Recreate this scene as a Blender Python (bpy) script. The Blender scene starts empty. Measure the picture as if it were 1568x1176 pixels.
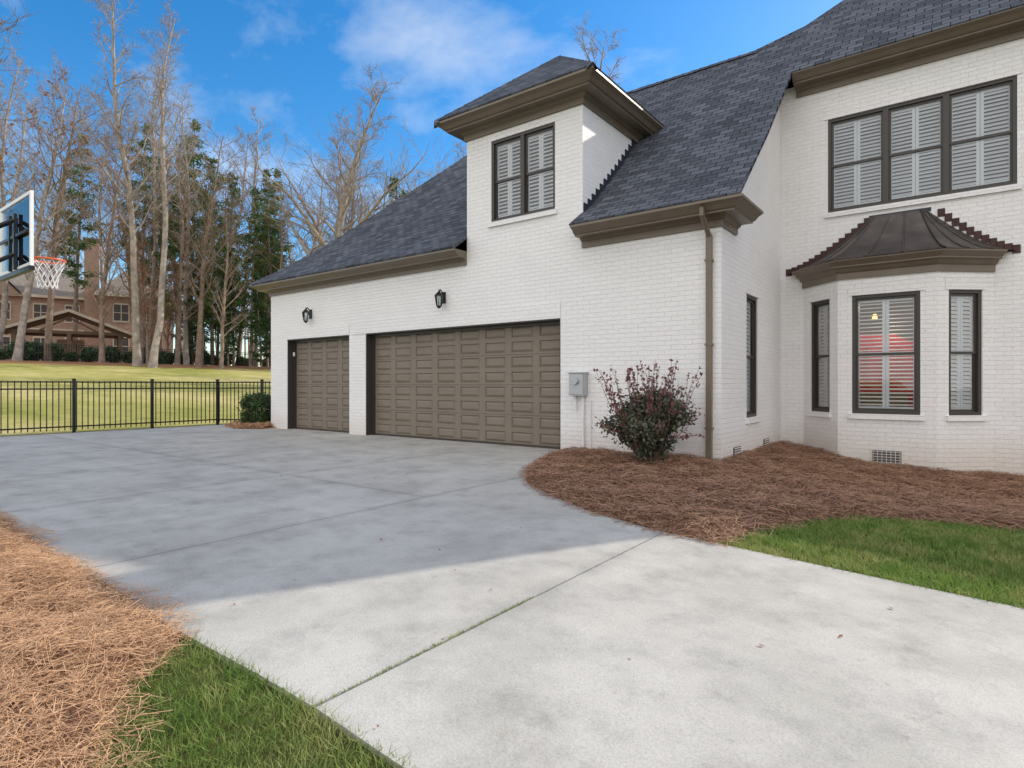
import bpy, bmesh, math, random
import numpy as np
from mathutils import Vector, Matrix
random.seed(7); RNG = np.random.default_rng(7)
scene = bpy.context.scene
COL = scene.collection
R = math.radians

# ------------------------------------------------------------------ utils
def sst(a, b, x):
    t = max(0., min(1., (x-a)/(b-a))); return t*t*(3-2*t)
def hz(x, y):
    z = 0.0
    if x > -2.7:
        d = min(max(x + 2.2, 0), 6.0)
        z -= .045 * d * d / (d + .4)
        z -= .25 * (1 - math.exp(-(x+2.7)/1.2)) * sst(5.5, 10, y)
    if x < -17.3:
        t = -x - 17.3
        z += .085 * t * t / (t + 2) if t < 35 else .085 * 35 * 35 / 37 + (t - 35) * .02
    return z
hzv = np.vectorize(hz)

class MB:
    def __init__(s): s.v = []; s.f = []; s.m = []
    def add(s, vs, fs, mi=0):
        b = len(s.v); s.v += [tuple(v) for v in vs]
        for f in fs: s.f.append([b + i for i in f]); s.m.append(mi)
    def poly(s, vs, mi=0): s.add(vs, [list(range(len(vs)))], mi)
    def box(s, x0, x1, y0, y1, z0, z1, mi=0):
        vs = [(x, y, z) for z in (z0, z1) for y in (y0, y1) for x in (x0, x1)]
        s.add(vs, [(0,2,3,1),(4,5,7,6),(0,1,5,4),(2,6,7,3),(0,4,6,2),(1,3,7,5)], mi)
    def obox(s, F, s0, s1, d0, d1, z0, z1, mi=0):
        vs = [F.p(a, d, z) for z in (z0, z1) for d in (d0, d1) for a in (s0, s1)]
        s.add(vs, [(0,2,3,1),(4,5,7,6),(0,1,5,4),(2,6,7,3),(0,4,6,2),(1,3,7,5)], mi)
    def tube(s, p0, p1, r0, r1=None, n=8, mi=0, caps=True):
        if r1 is None: r1 = r0
        p0 = Vector(p0); p1 = Vector(p1); d = (p1 - p0).normalized()
        a = d.orthogonal().normalized(); b = d.cross(a)
        vs = []
        for p, r in ((p0, r0), (p1, r1)):
            for i in range(n):
                t = 2 * math.pi * i / n
                vs.append(p + a * math.cos(t) * r + b * math.sin(t) * r)
        fs = [(i, (i+1) % n, n + (i+1) % n, n + i) for i in range(n)]
        if caps: fs += [tuple(range(n))[::-1], tuple(range(n, 2*n))]
        s.add(vs, fs, mi)
    def sweep(s, path, prof, zt, mi=0, k=1.0):
        n = len(path); N = []
        for i in range(n - 1):
            t = (Vector(path[i+1]) - Vector(path[i])).normalized(); N.append(Vector((t.y, -t.x)))
        rings = []
        for i in range(n):
            if i == 0: m = N[0]
            elif i == n - 1: m = N[-1]
            else: m = (N[i-1] + N[i]) / (1 + N[i-1].dot(N[i]))
            p = Vector(path[i])
            rings.append([(p.x + m.x*(d*k), p.y + m.y*(d*k), zt + z*k) for d, z in prof])
        q = len(prof); vs = [v for r in rings for v in r]; fs = []
        for i in range(n - 1):
            for j in range(q):
                jj = (j+1) % q
                fs.append((i*q + j, i*q + jj, (i+1)*q + jj, (i+1)*q + j))
        fs.append(tuple(range(q))); fs.append(tuple(range((n-1)*q, n*q))[::-1])
        s.add(vs, fs, mi)
    def obj(s, name, mats, parent=None, smooth=False, uv=True, up=False):
        me = bpy.data.meshes.new(name); me.from_pydata(s.v, [], s.f)
        for m in mats: me.materials.append(m)
        me.polygons.foreach_set('material_index', s.m)
        if up:
            for p in me.polygons:
                if p.normal.z < 0: p.flip()
        me.update()
        if smooth: me.polygons.foreach_set('use_smooth', [True]*len(me.polygons))
        if uv:
            L = me.uv_layers.new(name='UVMap')
            for p in me.polygons:
                n = p.normal
                if abs(n.z) > .98: t = Vector((1,0,0)); b = Vector((0,1,0))
                else:
                    t = Vector((-n.y, n.x, 0)).normalized(); b = n.cross(t)
                    if b.z < 0: b = -b
                for li in p.loop_indices:
                    co = me.vertices[me.loops[li].vertex_index].co
                    L.data[li].uv = (co.dot(t), co.dot(b))
        o = bpy.data.objects.new(name, me); COL.objects.link(o)
        if parent: o.parent = parent
        return o

class Fr:
    def __init__(s, A, B):
        s.A = Vector(A); t = Vector(B) - s.A; s.L = t.length; s.t = t.normalized(); s.n = Vector((s.t.y, -s.t.x))
    def p(s, a, d, z):
        q = s.A + s.t*a + s.n*d
        return (q.x, q.y, z)

def empty(name):
    e = bpy.data.objects.new(name, None); COL.objects.link(e); return e

def np_mesh(name, V, F, mat, smooth=False, parent=None, link=True):
    me = bpy.data.meshes.new(name); V = np.asarray(V, dtype=np.float32); F = np.asarray(F, dtype=np.int32)
    k = F.shape[1]; M = len(F)
    me.vertices.add(len(V)); me.vertices.foreach_set('co', V.ravel())
    me.loops.add(M*k); me.loops.foreach_set('vertex_index', F.ravel())
    me.polygons.add(M); me.polygons.foreach_set('loop_start', np.arange(0, M*k, k, dtype=np.int32))
    if smooth: me.polygons.foreach_set('use_smooth', np.ones(M, dtype=bool))
    me.update(calc_edges=True); me.validate()
    me.materials.append(mat)
    if not link: return me
    o = bpy.data.objects.new(name, me); COL.objects.link(o)
    if parent: o.parent = parent
    return o

# ------------------------------------------------------------------ materials
class NT:
    def __init__(s, m):
        s.t = m.node_tree; s.b = s.t.nodes.get('Principled BSDF')
    def n(s, typ, **kw):
        x = s.t.nodes.new(typ)
        for k, v in kw.items():
            if k in x.inputs: x.inputs[k].default_value = v
            else: setattr(x, k, v)
        return x
    def l(s, a, b): s.t.links.new(a, b)
    def math(s, op, a, b=None, clamp=False):
        x = s.t.nodes.new('ShaderNodeMath'); x.operation = op; x.use_clamp = clamp
        for i, v in enumerate((a, b)):
            if v is None: continue
            if isinstance(v, (int, float)): x.inputs[i].default_value = v
            else: s.l(v, x.inputs[i])
        return x.outputs[0]
    def ramp(s, fac, stops):
        x = s.t.nodes.new('ShaderNodeValToRGB'); e = x.color_ramp.elements
        while len(e) < len(stops): e.new(.5)
        for i, (p, c) in enumerate(stops):
            e[i].position = p; e[i].color = (*c, 1) if len(c) == 3 else c
        s.l(fac, x.inputs[0]); return x.outputs[0]
    def mix(s, fac, a, b, typ='MIX'):
        x = s.t.nodes.new('ShaderNodeMix'); x.data_type = 'RGBA'; x.blend_type = typ
        for i, v in ((0, fac), (6, a), (7, b)):
            if isinstance(v, (int, float)): x.inputs[i].default_value = v
            elif isinstance(v, tuple): x.inputs[i].default_value = (*v, 1)
            else: s.l(v, x.inputs[i])
        return x.outputs[2]
    def mapr(s, v, a, b, c=0., d=1.):
        x = s.t.nodes.new('ShaderNodeMapRange'); s.l(v, x.inputs[0])
        for i, q in enumerate((a, b, c, d)): x.inputs[i+1].default_value = q
        return x.outputs[0]
    def noise(s, vec, scale, detail=4, rough=.55):
        x = s.t.nodes.new('ShaderNodeTexNoise'); x.inputs['Scale'].default_value = scale
        x.inputs['Detail'].default_value = detail; x.inputs['Roughness'].default_value = rough
        s.l(vec, x.inputs['Vector']); return x.outputs[0]
    def bump(s, h, strength, dist, prev=None):
        x = s.t.nodes.new('ShaderNodeBump'); x.inputs['Strength'].default_value = strength
        x.inputs['Distance'].default_value = dist; s.l(h, x.inputs['Height'])
        if prev: s.l(prev, x.inputs['Normal'])
        return x.outputs[0]

def M(name, col=(.5,.5,.5), rough=.6, metal=0, spec=.5):
    m = bpy.data.materials.new(name); m.use_nodes = True
    b = m.node_tree.nodes['Principled BSDF']
    b.inputs['Base Color'].default_value = (*col, 1); b.inputs['Roughness'].default_value = rough
    b.inputs['Metallic'].default_value = metal; b.inputs['Specular IOR Level'].default_value = spec
    return m
def MN(name, stops, scale, rough=.8, detail=4, bump=0, bscale=None, spec=.3, nrough=.55, metal=0, trans=0, patch=None):
    m = M(name, (1,1,1), rough, metal, spec); t = NT(m)
    tc = t.n('ShaderNodeTexCoord').outputs['Object']
    f = t.noise(tc, scale, detail, nrough); c = t.ramp(f, stops)
    if patch: c = t.mix(t.ramp(t.noise(tc, patch[0], 4, .65), [(.45,(0,0,0)),(.68,(.75,.75,.75))]), c, patch[1])
    t.l(c, t.b.inputs['Base Color'])
    if bump: t.l(t.bump(t.noise(tc, bscale or scale*4, 4), .7, bump), t.b.inputs['Normal'])
    if trans:
        out = m.node_tree.nodes['Material Output']; tl = t.n('ShaderNodeBsdfTranslucent'); t.l(c, tl.inputs[0])
        mx = t.n('ShaderNodeMixShader'); mx.inputs[0].default_value = trans
        t.l(t.b.outputs[0], mx.inputs[1]); t.l(tl.outputs[0], mx.inputs[2]); t.l(mx.outputs[0], out.inputs[0])
    return m

def mat_brick(name, c0, c1, mortar, bump=.004, rough=.55):
    m = M(name, c0, rough, 0, .35); t = NT(m); tc = t.n('ShaderNodeTexCoord')
    br = t.n('ShaderNodeTexBrick'); t.l(tc.outputs['UV'], br.inputs['Vector'])
    br.inputs['Scale'].default_value = 1; br.inputs['Brick Width'].default_value = .215
    br.inputs['Row Height'].default_value = .072; br.inputs['Mortar Size'].default_value = .006
    br.inputs['Mortar Smooth'].default_value = .8
    br.inputs['Color1'].default_value = (*c0,1); br.inputs['Color2'].default_value = (*c1,1); br.inputs['Mortar'].default_value = (*mortar,1)
    n1 = t.noise(tc.outputs['Object'], 1.3, 5); n2 = t.noise(tc.outputs['Object'], 26, 5, .65)
    c = t.mix(.55, br.outputs['Color'], t.ramp(n1, [(.3,(.91,.91,.91)),(.7,(1,1,1))]), 'MULTIPLY')
    c = t.mix(.6, c, t.ramp(n2, [(.3,(.90,.90,.90)),(.6,(1.03,1.03,1.03))]), 'MULTIPLY')
    sp = t.n('ShaderNodeSeparateXYZ'); t.l(tc.outputs['Object'], sp.inputs[0])
    dz = t.math('ADD', sp.outputs[2], t.math('MULTIPLY', n1, -.5))
    c = t.mix(1.0, c, t.ramp(t.mapr(dz, -.35, .25), [(0,(.82,.77,.71)),(1,(1,1,1))]), 'MULTIPLY')
    t.l(c, t.b.inputs['Base Color'])
    b1 = t.bump(br.outputs['Fac'], .8, -bump); b2 = t.bump(n2, .6, .008, b1); t.l(b2, t.b.inputs['Normal'])
    return m
mBrick = mat_brick('white_painted_brick', (.87,.85,.835), (.84,.82,.805), (.79,.77,.755), .0045)
mTan = mat_brick('tan_brick', (.42,.27,.19), (.31,.20,.14), (.40,.36,.30))

def mat_shingle():
    m = M('roof_shingle', (.05,.05,.055), .9, 0, .2); t = NT(m); tc = t.n('ShaderNodeTexCoord')
    br = t.n('ShaderNodeTexBrick'); t.l(tc.outputs['UV'], br.inputs['Vector'])
    br.inputs['Scale'].default_value = 1; br.inputs['Brick Width'].default_value = .24
    br.inputs['Row Height'].default_value = .14; br.inputs['Mortar Size'].default_value = .009; br.inputs['Mortar Smooth'].default_value = .3
    br.inputs['Color1'].default_value = (.130,.141,.165,1); br.inputs['Color2'].default_value = (.062,.067,.080,1); br.inputs['Mortar'].default_value = (.022,.024,.029,1)
    n1 = t.noise(tc.outputs['Object'], 45, 3); n2 = t.noise(tc.outputs['Object'], .9, 4)
    c = t.mix(.7, br.outputs['Color'], t.ramp(n1, [(.3,(.6,.6,.6)),(.7,(1.4,1.4,1.4))]), 'MULTIPLY')
    c = t.mix(.8, c, t.ramp(n2, [(.3,(.85,.85,.85)),(.7,(1.1,1.1,1.1))]), 'MULTIPLY')
    t.l(c, t.b.inputs['Base Color'])
    t.l(t.bump(n1, .6, .004, t.bump(br.outputs['Fac'], .9, -.014)), t.b.inputs['Normal'])
    return m
mShingle = mat_shingle()
mTrim = MN('brown_trim_paint', [(.3,(.150,.118,.082)),(.7,(.18,.142,.102))], 3, .4, spec=.5)
mTrimD = M('dark_bronze_frame', (.045,.038,.032), .4)
mDoor = MN('garage_door_paint', [(.3,(.195,.158,.122)),(.7,(.225,.186,.147))], 2, .5, spec=.35)
mWhite = M('white_paint', (.8,.8,.78), .45)
mShut = M('shutter_white', (.90,.90,.90), .5)
mInt = M('interior_wall', (.40,.35,.28), .8)
mDark = M('dark_interior', (.08,.075,.07), .8)
mBlack = M('black_metal', (.012,.012,.013), .4, .3)
mGrey = M('grey_metal', (.45,.46,.47), .45, .4)
mRed = M('red_reflection_colour', (.75,.015,.025), .7)
mFlash = MN('red_brown_flashing', [(.35,(.05,.024,.02)),(.7,(.08,.036,.03))], 9, .6)
mBlueFl = M('dark_flashing', (.03,.035,.05), .5, .3)
mCopper = MN('aged_copper', [(.3,(.070,.060,.055)),(.6,(.11,.094,.086)),(.8,(.17,.125,.10))], 3.5, .42, bump=.003, bscale=9, spec=.5, metal=.55)

def mat_glass():
    m = bpy.data.materials.new('window_glass'); m.use_nodes = True; t = NT(m); nt = m.node_tree
    nt.nodes.remove(t.b); out = nt.nodes['Material Output']
    tr = t.n('ShaderNodeBsdfTransparent'); tr.inputs[0].default_value = (.90,.93,.95,1)
    gl = t.n('ShaderNodeBsdfGlossy'); gl.inputs['Roughness'].default_value = .01
    fr = t.n('ShaderNodeFresnel'); fr.inputs[0].default_value = 1.5
    f = t.math('ADD', fr.outputs[0], .05, True)
    tc = t.n('ShaderNodeTexCoord').outputs['Object']
    t.l(t.bump(t.noise(tc, 1.7, 1), .25, .02), gl.inputs['Normal'])
    mx = t.n('ShaderNodeMixShader'); t.l(f, mx.inputs[0]); t.l(tr.outputs[0], mx.inputs[1]); t.l(gl.outputs[0], mx.inputs[2])
    t.l(mx.outputs[0], out.inputs[0]); return m
mGlass = mat_glass()
def mat_emit(name, c, s):
    m = M(name, c); b = m.node_tree.nodes['Principled BSDF']; b.inputs['Emission Color'].default_value = (*c,1); b.inputs['Emission Strength'].default_value = s; return m
mBulb = mat_emit('warm_bulb', (1,.62,.2), 1.6)

def mat_concrete():
    m = M('driveway_concrete', (.4,.4,.4), .85, 0, .25); t = NT(m); tc = t.n('ShaderNodeTexCoord').outputs['Object']
    a = t.noise(tc, .55, 6, .6); b = t.noise(tc, 3.2, 8, .7); c = t.noise(tc, 110, 3, .6); s = t.noise(tc, 9, 8, .75)
    big = t.noise(tc, 1.3, 5, .6); st = t.noise(tc, .9, 7, .7)
    col = t.ramp(a, [(.25,(.385,.368,.337)),(.75,(.485,.468,.432))])
    col = t.mix(.9, col, t.ramp(b, [(.28,(.74,.74,.74)),(.5,(1,1,1)),(.75,(1.10,1.10,1.09))]), 'MULTIPLY')
    col = t.mix(.8, col, t.ramp(big, [(.35,(.80,.80,.79)),(.55,(1.04,1.04,1.04))]), 'MULTIPLY')
    col = t.mix(.55, col, t.ramp(c, [(.3,(.70,.70,.70)),(.5,(1,1,1)),(.7,(1.2,1.2,1.2))]), 'MULTIPLY')
    col = t.mix(.6, col, t.ramp(s, [(.29,(.5,.49,.47)),(.38,(1,1,1))]), 'MULTIPLY')
    col = t.mix(.8, col, t.ramp(st, [(.32,(.74,.73,.71)),(.42,(1,1,1))]), 'MULTIPLY')
    sp = t.n('ShaderNodeSeparateXYZ'); t.l(tc, sp.inputs[0]); X = sp.outputs[0]; Y = sp.outputs[1]
    w = t.math('MULTIPLY', t.math('SUBTRACT', t.noise(tc, 6, 3), .5), .012)
    fx = t.math('FRACT', t.math('ADD', t.math('DIVIDE', t.math('ADD', X, 1.82), 2.44), 10.5))
    dx = t.math('MULTIPLY', t.math('ABSOLUTE', t.math('SUBTRACT', fx, .5)), 2.44)
    dy = t.math('ABSOLUTE', t.math('SUBTRACT', Y, 4.22))
    dy = t.math('ADD', dy, t.math('MULTIPLY', t.math('GREATER_THAN', X, -4.27), 10))
    d = t.math('ADD', t.math('MINIMUM', dx, dy), w)
    j = t.mapr(d, .001, .008)
    jc = t.mix(.65, (.10,.095,.08), col)
    col = t.mix(j, jc, col)
    col = t.mix(1.0, col, t.mapr(d, 0, .10, .90, 1.), 'MULTIPLY')
    t.l(col, t.b.inputs['Base Color'])
    bb = t.bump(c, .5, .003, t.bump(b, .4, .012, t.bump(j, .8, .010))); t.l(bb, t.b.inputs['Normal'])
    return m
mConc = mat_concrete()

def mat_lawn():
    m = M('lawn_ground', (.1,.12,.04), .95, 0, .1); t = NT(m); tc = t.n('ShaderNodeTexCoord').outputs['Object']
    a = t.noise(tc, .12, 6, .65); b = t.noise(tc, 1.5, 8, .75); c = t.noise(tc, 14, 6, .8)
    col = t.ramp(a, [(.35,(.25,.26,.07)),(.5,(.38,.35,.13)),(.65,(.52,.44,.23))])
    col = t.mix(.8, col, t.ramp(b, [(.3,(.65,.70,.55)),(.6,(1.2,1.15,1.1))]), 'MULTIPLY')
    col = t.mix(.8, col, t.ramp(c, [(.3,(.55,.55,.55)),(.65,(1.35,1.35,1.3))]), 'MULTIPLY')
    sp = t.n('ShaderNodeSeparateXYZ'); t.l(tc, sp.inputs[0])
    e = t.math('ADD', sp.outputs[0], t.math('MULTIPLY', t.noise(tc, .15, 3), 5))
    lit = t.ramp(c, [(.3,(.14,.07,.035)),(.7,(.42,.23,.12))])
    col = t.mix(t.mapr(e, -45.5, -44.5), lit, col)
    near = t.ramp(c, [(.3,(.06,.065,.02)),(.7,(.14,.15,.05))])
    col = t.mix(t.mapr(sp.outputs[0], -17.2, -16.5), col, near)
    t.l(col, t.b.inputs['Base Color']); t.l(t.bump(c, .9, .05), t.b.inputs['Normal'])
    return m
mLawn = mat_lawn()
mBlade = MN('grass_blades', [(.28,(.05,.105,.016)),(.44,(.13,.23,.04)),(.58,(.25,.33,.08)),(.70,(.46,.42,.20))], 9, .6, 6, nrough=.85, trans=.35, patch=(2.6,(.40,.38,.15)))
mStrawLit = MN('pine_straw_sunlit', [(.25,(.22,.11,.06)),(.45,(.46,.26,.14)),(.6,(.63,.40,.235)),(.8,(.80,.59,.40))], 35, .75, 6, nrough=.8)  # lighter straw copy, sunlight put into the colour
mStrawShade = MN('pine_straw_sunlit', [(.25,(.13,.07,.043)),(.45,(.28,.155,.095)),(.6,(.41,.245,.155)),(.8,(.57,.40,.28))], 35, .75, 6, nrough=.8)  # darker straw copy for the house bed, shade put into the colour
mStrawB = MN('pine_straw_bed', [(.3,(.07,.035,.02)),(.5,(.17,.085,.05)),(.7,(.33,.19,.11))], 26, .9, 8, bump=.03, bscale=30, nrough=.8)
mBarkG = MN('grey_bark', [(.3,(.20,.165,.14)),(.7,(.44,.375,.325))], 2.5, .9, 5)
mBarkB = MN('brown_bark', [(.3,(.16,.115,.085)),(.7,(.34,.255,.20))], 2.5, .9, 5)
mNeedle = MN('pine_needles', [(.3,(.035,.07,.022)),(.55,(.09,.16,.035)),(.75,(.21,.28,.055))], 1.1, .6, 5, trans=.3)
mCedar = MN('cedar_foliage', [(.3,(.025,.055,.025)),(.7,(.07,.14,.045))], 1.3, .7, 5, trans=.25)
mOak = MN('russet_leaves', [(.3,(.20,.08,.03)),(.7,(.45,.20,.08))], 2, .7, trans=.3)
mLoro = MN('loropetalum_leaves', [(.3,(.028,.034,.022)),(.50,(.075,.085,.05)),(.68,(.12,.065,.055)),(.8,(.20,.11,.085))], 14, .45, 4, nrough=.75, spec=.5)
mLoroR = MN('loropetalum_shoots', [(.35,(.12,.045,.045)),(.65,(.26,.11,.10))], 14, .5, 4)
mHedge = MN('hedge_leaves', [(.3,(.02,.04,.012)),(.6,(.065,.12,.03)),(.8,(.16,.22,.06))], 9, .45, 4, spec=.5)
mTwig = MN('twig_bark', [(.3,(.08,.05,.04)),(.7,(.18,.12,.09))], 10, .8)

# ------------------------------------------------------------------ camera, sky, sun
cam = bpy.data.cameras.new('camera'); co = bpy.data.objects.new('camera', cam); COL.objects.link(co)
co.location = (0, 0, 1.15); co.rotation_euler = (R(90), 0, R(37.05))
cam.sensor_width = 36; cam.lens = 909/1568*36; cam.clip_end = 2000; cam.clip_start = .05
scene.camera = co
scene.view_settings.view_transform = 'Standard'; scene.view_settings.look = 'None'; scene.view_settings.exposure = 0

SD = Vector((.70, 1.44, 1.0)).normalized()
sl = bpy.data.lights.new('sun', 'SUN'); sl.energy = 4.2; sl.angle = R(.5); sl.color = (1, .92, .79)
so = bpy.data.objects.new('sun', sl); COL.objects.link(so); so.rotation_euler = (-SD).to_track_quat('-Z', 'Y').to_euler(); so.location = (20, 40, 30)
w = bpy.data.worlds.new('World'); scene.world = w; w.use_nodes = True
nt = w.node_tree; t = NT(w); bg = nt.nodes['Background']
sky = nt.nodes.new('ShaderNodeTexSky'); sky.sky_type = 'NISHITA'; sky.sun_disc = False
sky.sun_elevation = math.asin(SD.z); sky.sun_rotation = math.atan2(SD.x, SD.y); sky.air_density = 1.0; sky.dust_density = .4; sky.ozone_density = 2.0
tcg = t.n('ShaderNodeTexCoord').outputs['Generated']
mp = t.n('ShaderNodeMapping'); mp.inputs['Scale'].default_value = (1.0, 1.6, 3.2); mp.inputs['Rotation'].default_value = (0, R(25), R(30)); mp.inputs['Location'].default_value = (.35, .1, 0); t.l(tcg, mp.inputs[0])
cl = t.noise(mp.outputs[0], 1.7, 8, .55)
mp2 = t.n('ShaderNodeMapping'); mp2.inputs['Scale'].default_value = (1.2, 5.0, 5.0); mp2.inputs['Rotation'].default_value = (R(20), R(10), R(-35)); t.l(tcg, mp2.inputs[0])
cl2 = t.noise(mp2.outputs[0], 2.2, 9, .6)
cc = t.math('ADD', t.math('MULTIPLY', cl, .72), t.math('MULTIPLY', cl2, .28))
cf = t.ramp(cc, [(.50,(0,0,0)),(.68,(.50,.50,.50))])
hs = nt.nodes.new('ShaderNodeHueSaturation'); hs.inputs['Saturation'].default_value = 1.42; hs.inputs['Value'].default_value = 1.45; t.l(sky.outputs[0], hs.inputs['Color'])
cm = t.mix(cf, hs.outputs[0], (6.3, 6.7, 7.2))
# added bright cloud layer, unseen behind the photographer, to light the shaded facade
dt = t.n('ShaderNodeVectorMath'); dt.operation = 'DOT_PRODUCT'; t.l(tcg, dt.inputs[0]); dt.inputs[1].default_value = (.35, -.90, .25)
fill_bank = t.math('ADD', dt.outputs['Value'], t.math('MULTIPLY', t.math('SUBTRACT', cl, .5), .8))
bf = t.mapr(fill_bank, -.05, .45, 0., .92)
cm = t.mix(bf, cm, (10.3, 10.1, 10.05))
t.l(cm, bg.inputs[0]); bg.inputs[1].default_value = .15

# ------------------------------------------------------------------ ground
xs = [-600,-350,-220,-150,-110] + list(np.arange(-90,-20,3.)) + list(np.arange(-20,9.1,.5)) + [10,13,18,26,40,70,130,300,600]
ys = [-600,-300,-120,-60,-30,-15,-8] + list(np.arange(-5,13.1,.5)) + [15,18,22,27,33,40,50,62,80,110,160,250,400,600]
V = [(x, y, hz(x, y)) for y in ys for x in xs]; nx = len(xs)
F = [(j*nx+i, j*nx+i+1, (j+1)*nx+i+1, (j+1)*nx+i) for j in range(len(ys)-1) for i in range(nx-1)]
np_mesh('ground', V, F, mLawn, True)

def seg_dist(P, poly):
    P = np.asarray(P); D = np.full(len(P), 1e9); n = len(poly)
    for i in range(n):
        a = np.array(poly[i]); b = np.array(poly[(i+1) % n]); ab = b - a
        tt = np.clip(((P - a) @ ab)/(ab @ ab), 0, 1)
        D = np.minimum(D, np.linalg.norm(P - a - tt[:, None]*ab, axis=1))
    return D
def inside(P, poly):
    P = np.asarray(P); c = np.zeros(len(P), bool); n = len(poly); x = P[:,0]; y = P[:,1]
    for i in range(n):
        x1, y1 = poly[i]; x2, y2 = poly[(i+1) % n]
        if y1 == y2: continue
        k = ((y1 > y) != (y2 > y)) & (x < (x2-x1)*(y-y1)/(y2-y1) + x1); c ^= k
    return c
def sheet(name, poly, zf, mat, step, skirt=.1):
    bm = bmesh.new(); bm.faces.new([bm.verts.new((x, y, 0)) for x, y in poly])
    x0 = min(p[0] for p in poly); x1 = max(p[0] for p in poly); y0 = min(p[1] for p in poly); y1 = max(p[1] for p in poly)
    for a in np.arange(x0+step*.51, x1, step): bmesh.ops.bisect_plane(bm, geom=bm.verts[:]+bm.edges[:]+bm.faces[:], plane_co=(a,0,0), plane_no=(1,0,0))
    for a in np.arange(y0+step*.51, y1, step): bmesh.ops.bisect_plane(bm, geom=bm.verts[:]+bm.edges[:]+bm.faces[:], plane_co=(0,a,0), plane_no=(0,1,0))
    bmesh.ops.triangulate(bm, faces=[f for f in bm.faces if len(f.verts) > 4])
    P = np.array([(v.co.x, v.co.y) for v in bm.verts]); Z = zf(P)
    for v, z in zip(bm.verts, Z): v.co.z = z
    for f in bm.faces:
        f.normal_update()
        if f.normal.z < 0: f.normal_flip()
    be = [e for e in bm.edges if len(e.link_faces) == 1]
    r = bmesh.ops.extrude_edge_only(bm, edges=be)
    for v in r['geom']:
        if isinstance(v, bmesh.types.BMVert): v.co.z -= skirt
    me = bpy.data.meshes.new(name); bm.to_mesh(me); bm.free(); me.materials.append(mat)
    o = bpy.data.objects.new(name, me); COL.objects.link(o); return o

drive = [(-16.4,1.38),(-6.7,1.42),(-5.2,1.33),(-3.7,1.3),(-2.9,1.25),(-1.8,1.25),(-1.3,1.23),(14,1.2),(14,4.22),(.4,4.27),(-.5,4.29),(-1.39,4.33),(-1.9,4.38),(-2.66,4.64),(-3.45,5.15),(-3.95,5.52),(-4.3,5.97),(-4.6,6.5),(-4.85,7.0),(-5.1,7.65),(-5.3,8.3),(-5.3,8.85),(-14.0,8.85),(-14.0,8.1),(-14.6,7.75),(-15.6,8.0),(-16.4,8.6)]
sheet('concrete_driveway', drive, lambda P: hzv(P[:,0], P[:,1]) + .02, mConc, .5)

bed = [(-5.33,8.6),(-5.28,8.3),(-5.08,7.62),(-4.83,6.98),(-4.58,6.48),(-4.28,5.94),(-3.93,5.49),(-3.43,5.11),(-2.64,4.60),(-1.9,4.34),(-1.39,4.30),(-1.27,4.8),(-1.1,5.44),(-.78,5.96),(-.33,6.4),(.45,6.75),(3,7.1),(8,7.1),(8,12.2),(-2.8,12.2),(-2.8,8.6)]
lbed = [(-16.3,1.33),(-6.7,1.39),(-5.2,1.30),(-3.7,1.27),(-2.95,1.22),(-2.75,1.2),(-2.47,.91),(-2.06,.67),(-1.5,.1),(-1.2,-1.5),(-16.3,-1.5)]
cbed = [(-14.03,9.6),(-14.03,8.12),(-14.6,7.78),(-15.6,8.03),(-16.35,8.6),(-16.35,9.6)]
def bedz(poly):
    def f(P):
        d = seg_dist(P, poly)
        n = .016*np.sin(P[:,0]*5.1+P[:,1]*3.7) + .014*np.sin(P[:,1]*7.3-P[:,0]*2.9) + .012*np.sin(P[:,0]*13+1)*np.sin(P[:,1]*11)
        return hzv(P[:,0], P[:,1]) + .015 + (.055+n)*np.clip(d/.18, 0, 1)
    return f
for nm, pl in (('pine_straw_bed', bed), ('pine_straw_bed', lbed), ('pine_straw_bed', cbed)):
    sheet(nm, pl, bedz(pl), mStrawB, .2)

def needles(name, poly, clip, n, length, width, over=.05, mat=None):
    x0, x1, y0, y1 = clip
    P = np.column_stack([RNG.uniform(x0, x1, n*3), RNG.uniform(y0, y1, n*3)])
    wob = over*(.6+.4*np.sin(P[:,0]*4.3)*np.sin(P[:,1]*3.1+P[:,0]*1.7))
    ok = inside(P, poly) | (seg_dist(P, poly) < wob*RNG.random(len(P))**2)
    P = P[ok][:n]; n = len(P)
    z = bedz(poly)(P) + RNG.random(n)*.04 + .004
    out = ~inside(P, poly); z[out] = hzv(P[out,0], P[out,1]) + .026 + RNG.random(out.sum())*.008
    an = RNG.random(n)*2*np.pi; an = an + .8*np.sin(P[:,0]*3+P[:,1]*5); L = length*(.5+RNG.random(n)*.8); tilt = RNG.normal(0, .2, n)
    d = np.column_stack([np.cos(an), np.sin(an), tilt]); s = np.column_stack([-np.sin(an), np.cos(an), RNG.normal(0,.5,n)])*width/2
    c = np.column_stack([P, z]); bend = np.column_stack([-np.sin(an), np.cos(an), np.abs(RNG.normal(0,.5,n))])*(L*RNG.normal(0,.12,n))[:,None]
    a = c - d*L[:,None]/2; b = c + d*L[:,None]/2; m = c + bend; m[:,2] += .006
    a[:,2] = np.maximum(a[:,2], z-.03); b[:,2] = np.maximum(b[:,2], z-.03)
    V = np.stack([a-s, a+s, m-s, m+s, b-s, b+s], 1).reshape(-1, 3)
    i = np.arange(n)[:,None]*6
    F = np.concatenate([i+[0,1,3,2], i+[2,3,5,4]])
    np_mesh(name, V, F, mat or mStrawLit)
needles('pine_straw_litter', lbed, (-8,-1.3,-.8,1.5), 75000, .14, .0018, .22)
needles('pine_straw_litter', bed, (-5.4,2.5,4.2,12), 70000, .16, .0040, .16, mStrawShade)
needles('pine_straw_litter', cbed, (-16.4,-14,7.7,9.5), 3500, .18, .010, .1)

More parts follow.
